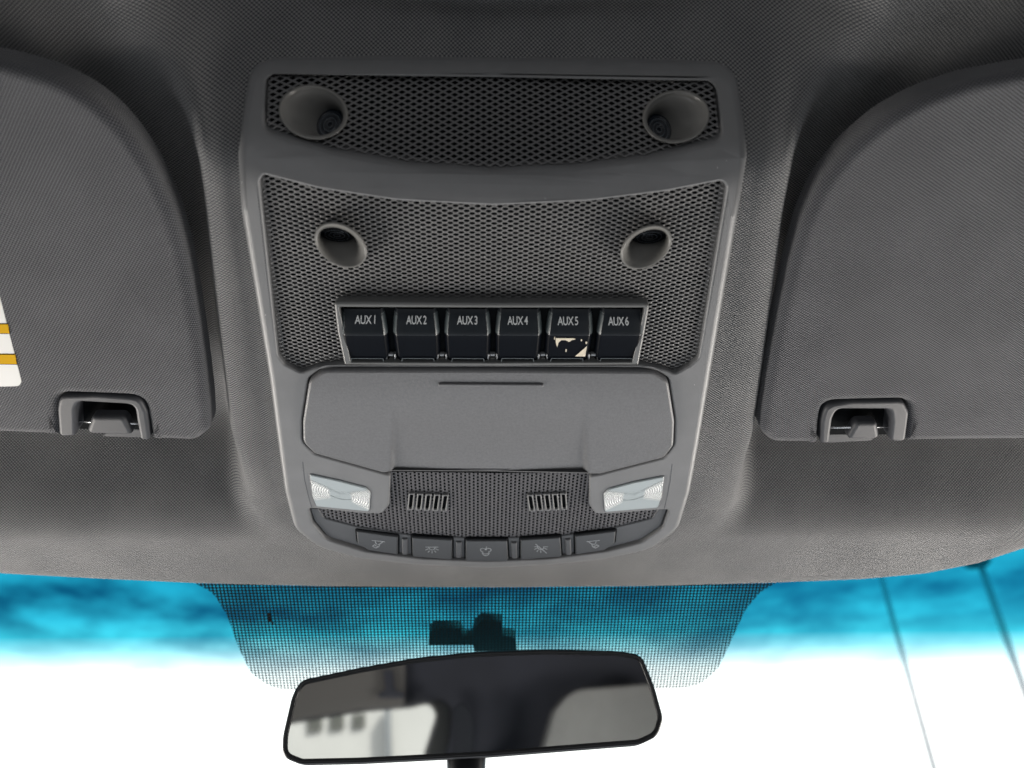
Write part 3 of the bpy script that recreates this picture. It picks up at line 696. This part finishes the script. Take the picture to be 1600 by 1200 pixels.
# ------------------------------------------------------------------ rear-view mirror
MT = R(3.5)
MN = Vector((0.0, -math.cos(MT), -math.sin(MT))).normalized()
M0 = EYE+Vector((0, .53, .09)); MX = Vector((1, 0, 0)); MX = (MX-MN*MX.dot(MN)).normalized(); MY = MN.cross(MX)
if MY.z < 0: MY = -MY
def Wm(a, b, h=0): return M0+MX*a+MY*b+MN*h
def mp_(px, py, h=0):
    p = hit(px, py, M0+MN*h, MN)-M0; return (p.dot(MX), p.dot(MY))
MO = [(470, 1062, .012), (560, 1043, .1), (650, 1027, .1), (740, 1018, .1), (850, 1014, .1), (960, 1016, .04), (1003, 1022, .010), (1024, 1075, .05), (1037, 1122, .012), (1029, 1150, .012), (1000, 1164, .02), (760, 1183, .2), (560, 1193, .1), (470, 1195, .012), (440, 1183, .012), (441, 1150, .03), (456, 1085, .03)]
mo = ccw(outl(MO, 0, .01, mp_))
mir = empty('rearview_mirror', Wm(*mp_(740, 1100)), 'black framed rear-view mirror hanging below the dotted patch', 'rear-view mirror')
gi = inset(mo, .0034)
solid('frame', mo, -.012, 0, RUB, mir, holes=[gi], bev=.0016, surf=Wm)
# rounded shell behind
V, F = [], []; N = len(mo)
for k in range(8):
    a = k/7*math.pi/2; q = inset(mo, .016*(1-math.cos(a))) ; V += [Wm(p.x, p.y, -.012-.020*math.sin(a)) for p in q]
for i in range(7):
    for k in range(N): j = (k+1) % N; F.append((i*N+k, i*N+j, (i+1)*N+j, (i+1)*N+k))
F.append(tuple(7*N+k for k in range(N)))
link('shell', V, F, RUB, mir)
MG = bpy.data.materials.new('mirror_silver'); MG.use_nodes = True; b = MG.node_tree.nodes['Principled BSDF']
b.inputs['Base Color'].default_value = (.78, .80, .80, 1); b.inputs['Metallic'].default_value = 1; b.inputs['Roughness'].default_value = .03
sheet('mirror_glass', gi, -.0012, MG, mir, surf=Wm)
a0 = Wm(*mp_(728, 1168), -.02); g1 = Wg(a0.x+.0, 0); 
dg_ = Vector((0, .9, -.42)).normalized(); kk = ((G0-a0).dot(GN))/dg_.dot(GN)
tube('mount_arm', [a0, a0+Vector((0, .01, -.03)), a0+Vector((0, .03, -.06)), a0+Vector((0, .12, -.10))], [.013, .0115, .0105, .010], RUB, mir, n=16)
# ------------------------------------------------------------------ what the mirror shows: rear of the cabin and a building
def rf(px, py, Y):
    P = hit(px, py, M0, MN); d = (P-EYE).normalized(); r = d-MN*2*d.dot(MN)
    return P+r*((Y-P.y)/r.y)
def back(name, pix, Y, th, m_, label=None, cat=None, holes=(), kind=None, parent=None, bev=.004):
    f = lambda px, py, h=0: (rf(px, py, EYE.y+Y).x, rf(px, py, EYE.y+Y).z)
    srf = lambda a, b, h=0: Vector((a, EYE.y+Y+h, b))
    o = solid(name, outl(pix, 0, .01, f), -th, 0, m_, parent, holes=[outl(q, 0, .01, f) for q in holes], bev=bev, seg=3, surf=srf)
    return tag(o, label, cat, None, kind)
TRIMC = mat('cabin_trim', (.065, .07, .095), .7, var=.1, varscale=8); SEAT = mat('seat_grey', (.46, .46, .45), .8, var=.15, varscale=6, bump=(60, .4, .01))
RH = mat('rear_headliner_grey', (.26, .25, .24), .9)
back('rear_header_trim', [(300, 950, .01), (632, 950, .01), (632, 1103, .02), (560, 1109, .01), (430, 1130, .01), (300, 1145, .01)], -1.18, .03, RH, kind='structure')
back('rear_cabin_wall', [(300, 960), (1200, 960), (1200, 1330), (300, 1330)], -1.25, .05, TRIMC, holes=[[(430, 1134, .01), (560, 1112, .01), (640, 1105, .01), (668, 1098, .03), (682, 1114, .03), (655, 1200, .01), (600, 1240, .01), (420, 1240, .01)]], kind='structure')
back('seat_belt', [(668, 1095, .05), (684, 1120, .05), (672, 1160, .05), (660, 1210, .05), (690, 1210, .05), (703, 1150, .05), (706, 1105, .05), (690, 1092, .05)], -1.05, .02, RUB, 'black curved belt beside the bright window in the mirror', 'seat belt')
back('front_headrest', [(708, 1105, .05), (725, 1094, .05), (742, 1120, .05), (738, 1210, .05), (706, 1210, .05)], -.95, .08, mat('headrest_navy', (.02, .024, .035), .7), 'dark rounded headrest left of centre in the mirror', 'headrest')
back('rear_seat', [(752, 1250, .02), (850, 1175, .05), (868, 1110, .05), (895, 1078, .08), (1050, 1066, .05), (1060, 1250, .02)], -1.0, .15, SEAT, 'pale grey rounded seat at the right of the mirror', 'seat')
back('grab_handle', [(598, 1045, .005), (613, 1045, .005), (616, 1078, .01), (632, 1082, .005), (630, 1090, .005), (592, 1090, .005), (590, 1082, .005), (602, 1078, .005)], -1.12, .02, TRIMC, 'dark grab handle on the grey roof seen in the mirror', 'grab handle')
BW = mat('white_stucco', (.60, .605, .57), .8, var=.05, varscale=1.5)
bld = back('building', [(380, 1040, .1), (800, 1040, .1), (800, 1260, .1), (380, 1260, .1)], -9, .4, BW, 'white building with grey windows seen in the mirror', 'building', bev=.02)
WGm = mat('grey_window', (.10, .105, .09), .4);  # plain dark grey for the building windows
for (x0, x1) in ((480, 503), (515, 537), (550, 570)):
    back('window', [(x0, 1121-(x0-480)*.06, 0), (x1, 1119-(x1-480)*.06, 0), (x1, 1143-(x1-480)*.08, 0), (x0, 1145-(x0-480)*.08, 0)], -8.97, .05, WGm, parent=bld, bev=.005)
back('down_pipe', [(600, 1105, 0), (609, 1105, 0), (612, 1220, 0), (603, 1220, 0)], -8.85, .1, mat('pipe_grey', (.22, .24, .25), .6), parent=bld, bev=.005)
# ------------------------------------------------------------------ outside: ground, utility poles
gd = link('ground', [(-400, -400, 0), (400, -400, 0), (400, 400, 0), (-400, 400, 0)], [(0, 1, 2, 3)], mat('asphalt', (.06, .06, .06), .9, var=.2, varscale=2)); tag(gd, kind='structure')
PM = mat('pole_pale_glare', (.8, .82, .85), .8, var=.08, varscale=3)  # pale colour stands in for the glare that washes out the poles
def pole(px, py, dist, r0, label, can=None):
    p = EYE+ray(px, py)*1.0; d = Vector((p.x-EYE.x, p.y-EYE.y, 0)).normalized()
    b = EYE+d*dist; b.z = 0; top = dist*math.tan(R(27))+1.55
    e = empty('utility_pole', b, label, 'utility pole', 'utility poles beyond the windshield')
    tube('post', [b, b+Vector((0, 0, top*.5)), b+Vector((0, 0, top))], [r0*1.15, r0, r0*.85], PM, e, n=16)
    if can:
        z0, z1, off = can
        tube('transformer', [b+Vector((off, 0, z0)), b+Vector((off, 0, z0+.05)), b+Vector((off, 0, z1-.05)), b+Vector((off, 0, z1))], [.15, .2, .2, .15], PM, e, n=20)
    tube('cross_arm', [b+Vector((-.9, 0, top-.4)), b+Vector((.9, 0, top-.4))], .06, PM, e, n=8)
    return e
pole(1400, 985, 16, .045, 'slim pale pole right of the dotted patch')
pole(1568, 985, 13, .05, 'thicker pale pole with a transformer at the far right', can=(5.15, 5.75, -.05))

# ------------------------------------------------------------------ unseen cabin shell round the seats (doors, floor), added to block stray daylight
SH = mat('door_card_grey', (.05, .05, .052), .8)
def box(name, lo, hi, m_):
    x0, y0, z0 = lo; x1, y1, z1 = hi
    V = [(x, y, z) for x in (x0, x1) for y in (y0, y1) for z in (z0, z1)]
    o = link(name, V, [(0, 1, 3, 2), (4, 6, 7, 5), (0, 4, 5, 1), (2, 3, 7, 6), (0, 2, 6, 4), (1, 5, 7, 3)], m_, None, smooth=False)
    return tag(o, kind='structure')
box('cabin_floor', (-.95, -1.3, .45), (.95, .95, .50), SH)
box('door_panel', (-1.0, -1.3, .45), (-.95, .95, 1.20), SH); box('door_panel', (.95, -1.3, .45), (1.0, .95, 1.20), SH)
box('side_shield', (-1.0, -1.3, 1.20), (-.95, .20, 1.90), SH); box('side_shield', (.95, -1.3, 1.20), (1.0, .20, 1.90), SH)  # added solid side walls, hold back ambient light behind the front windows
box('bulkhead', (-.95, .95, .45), (.95, 1.0, 1.15), SH)
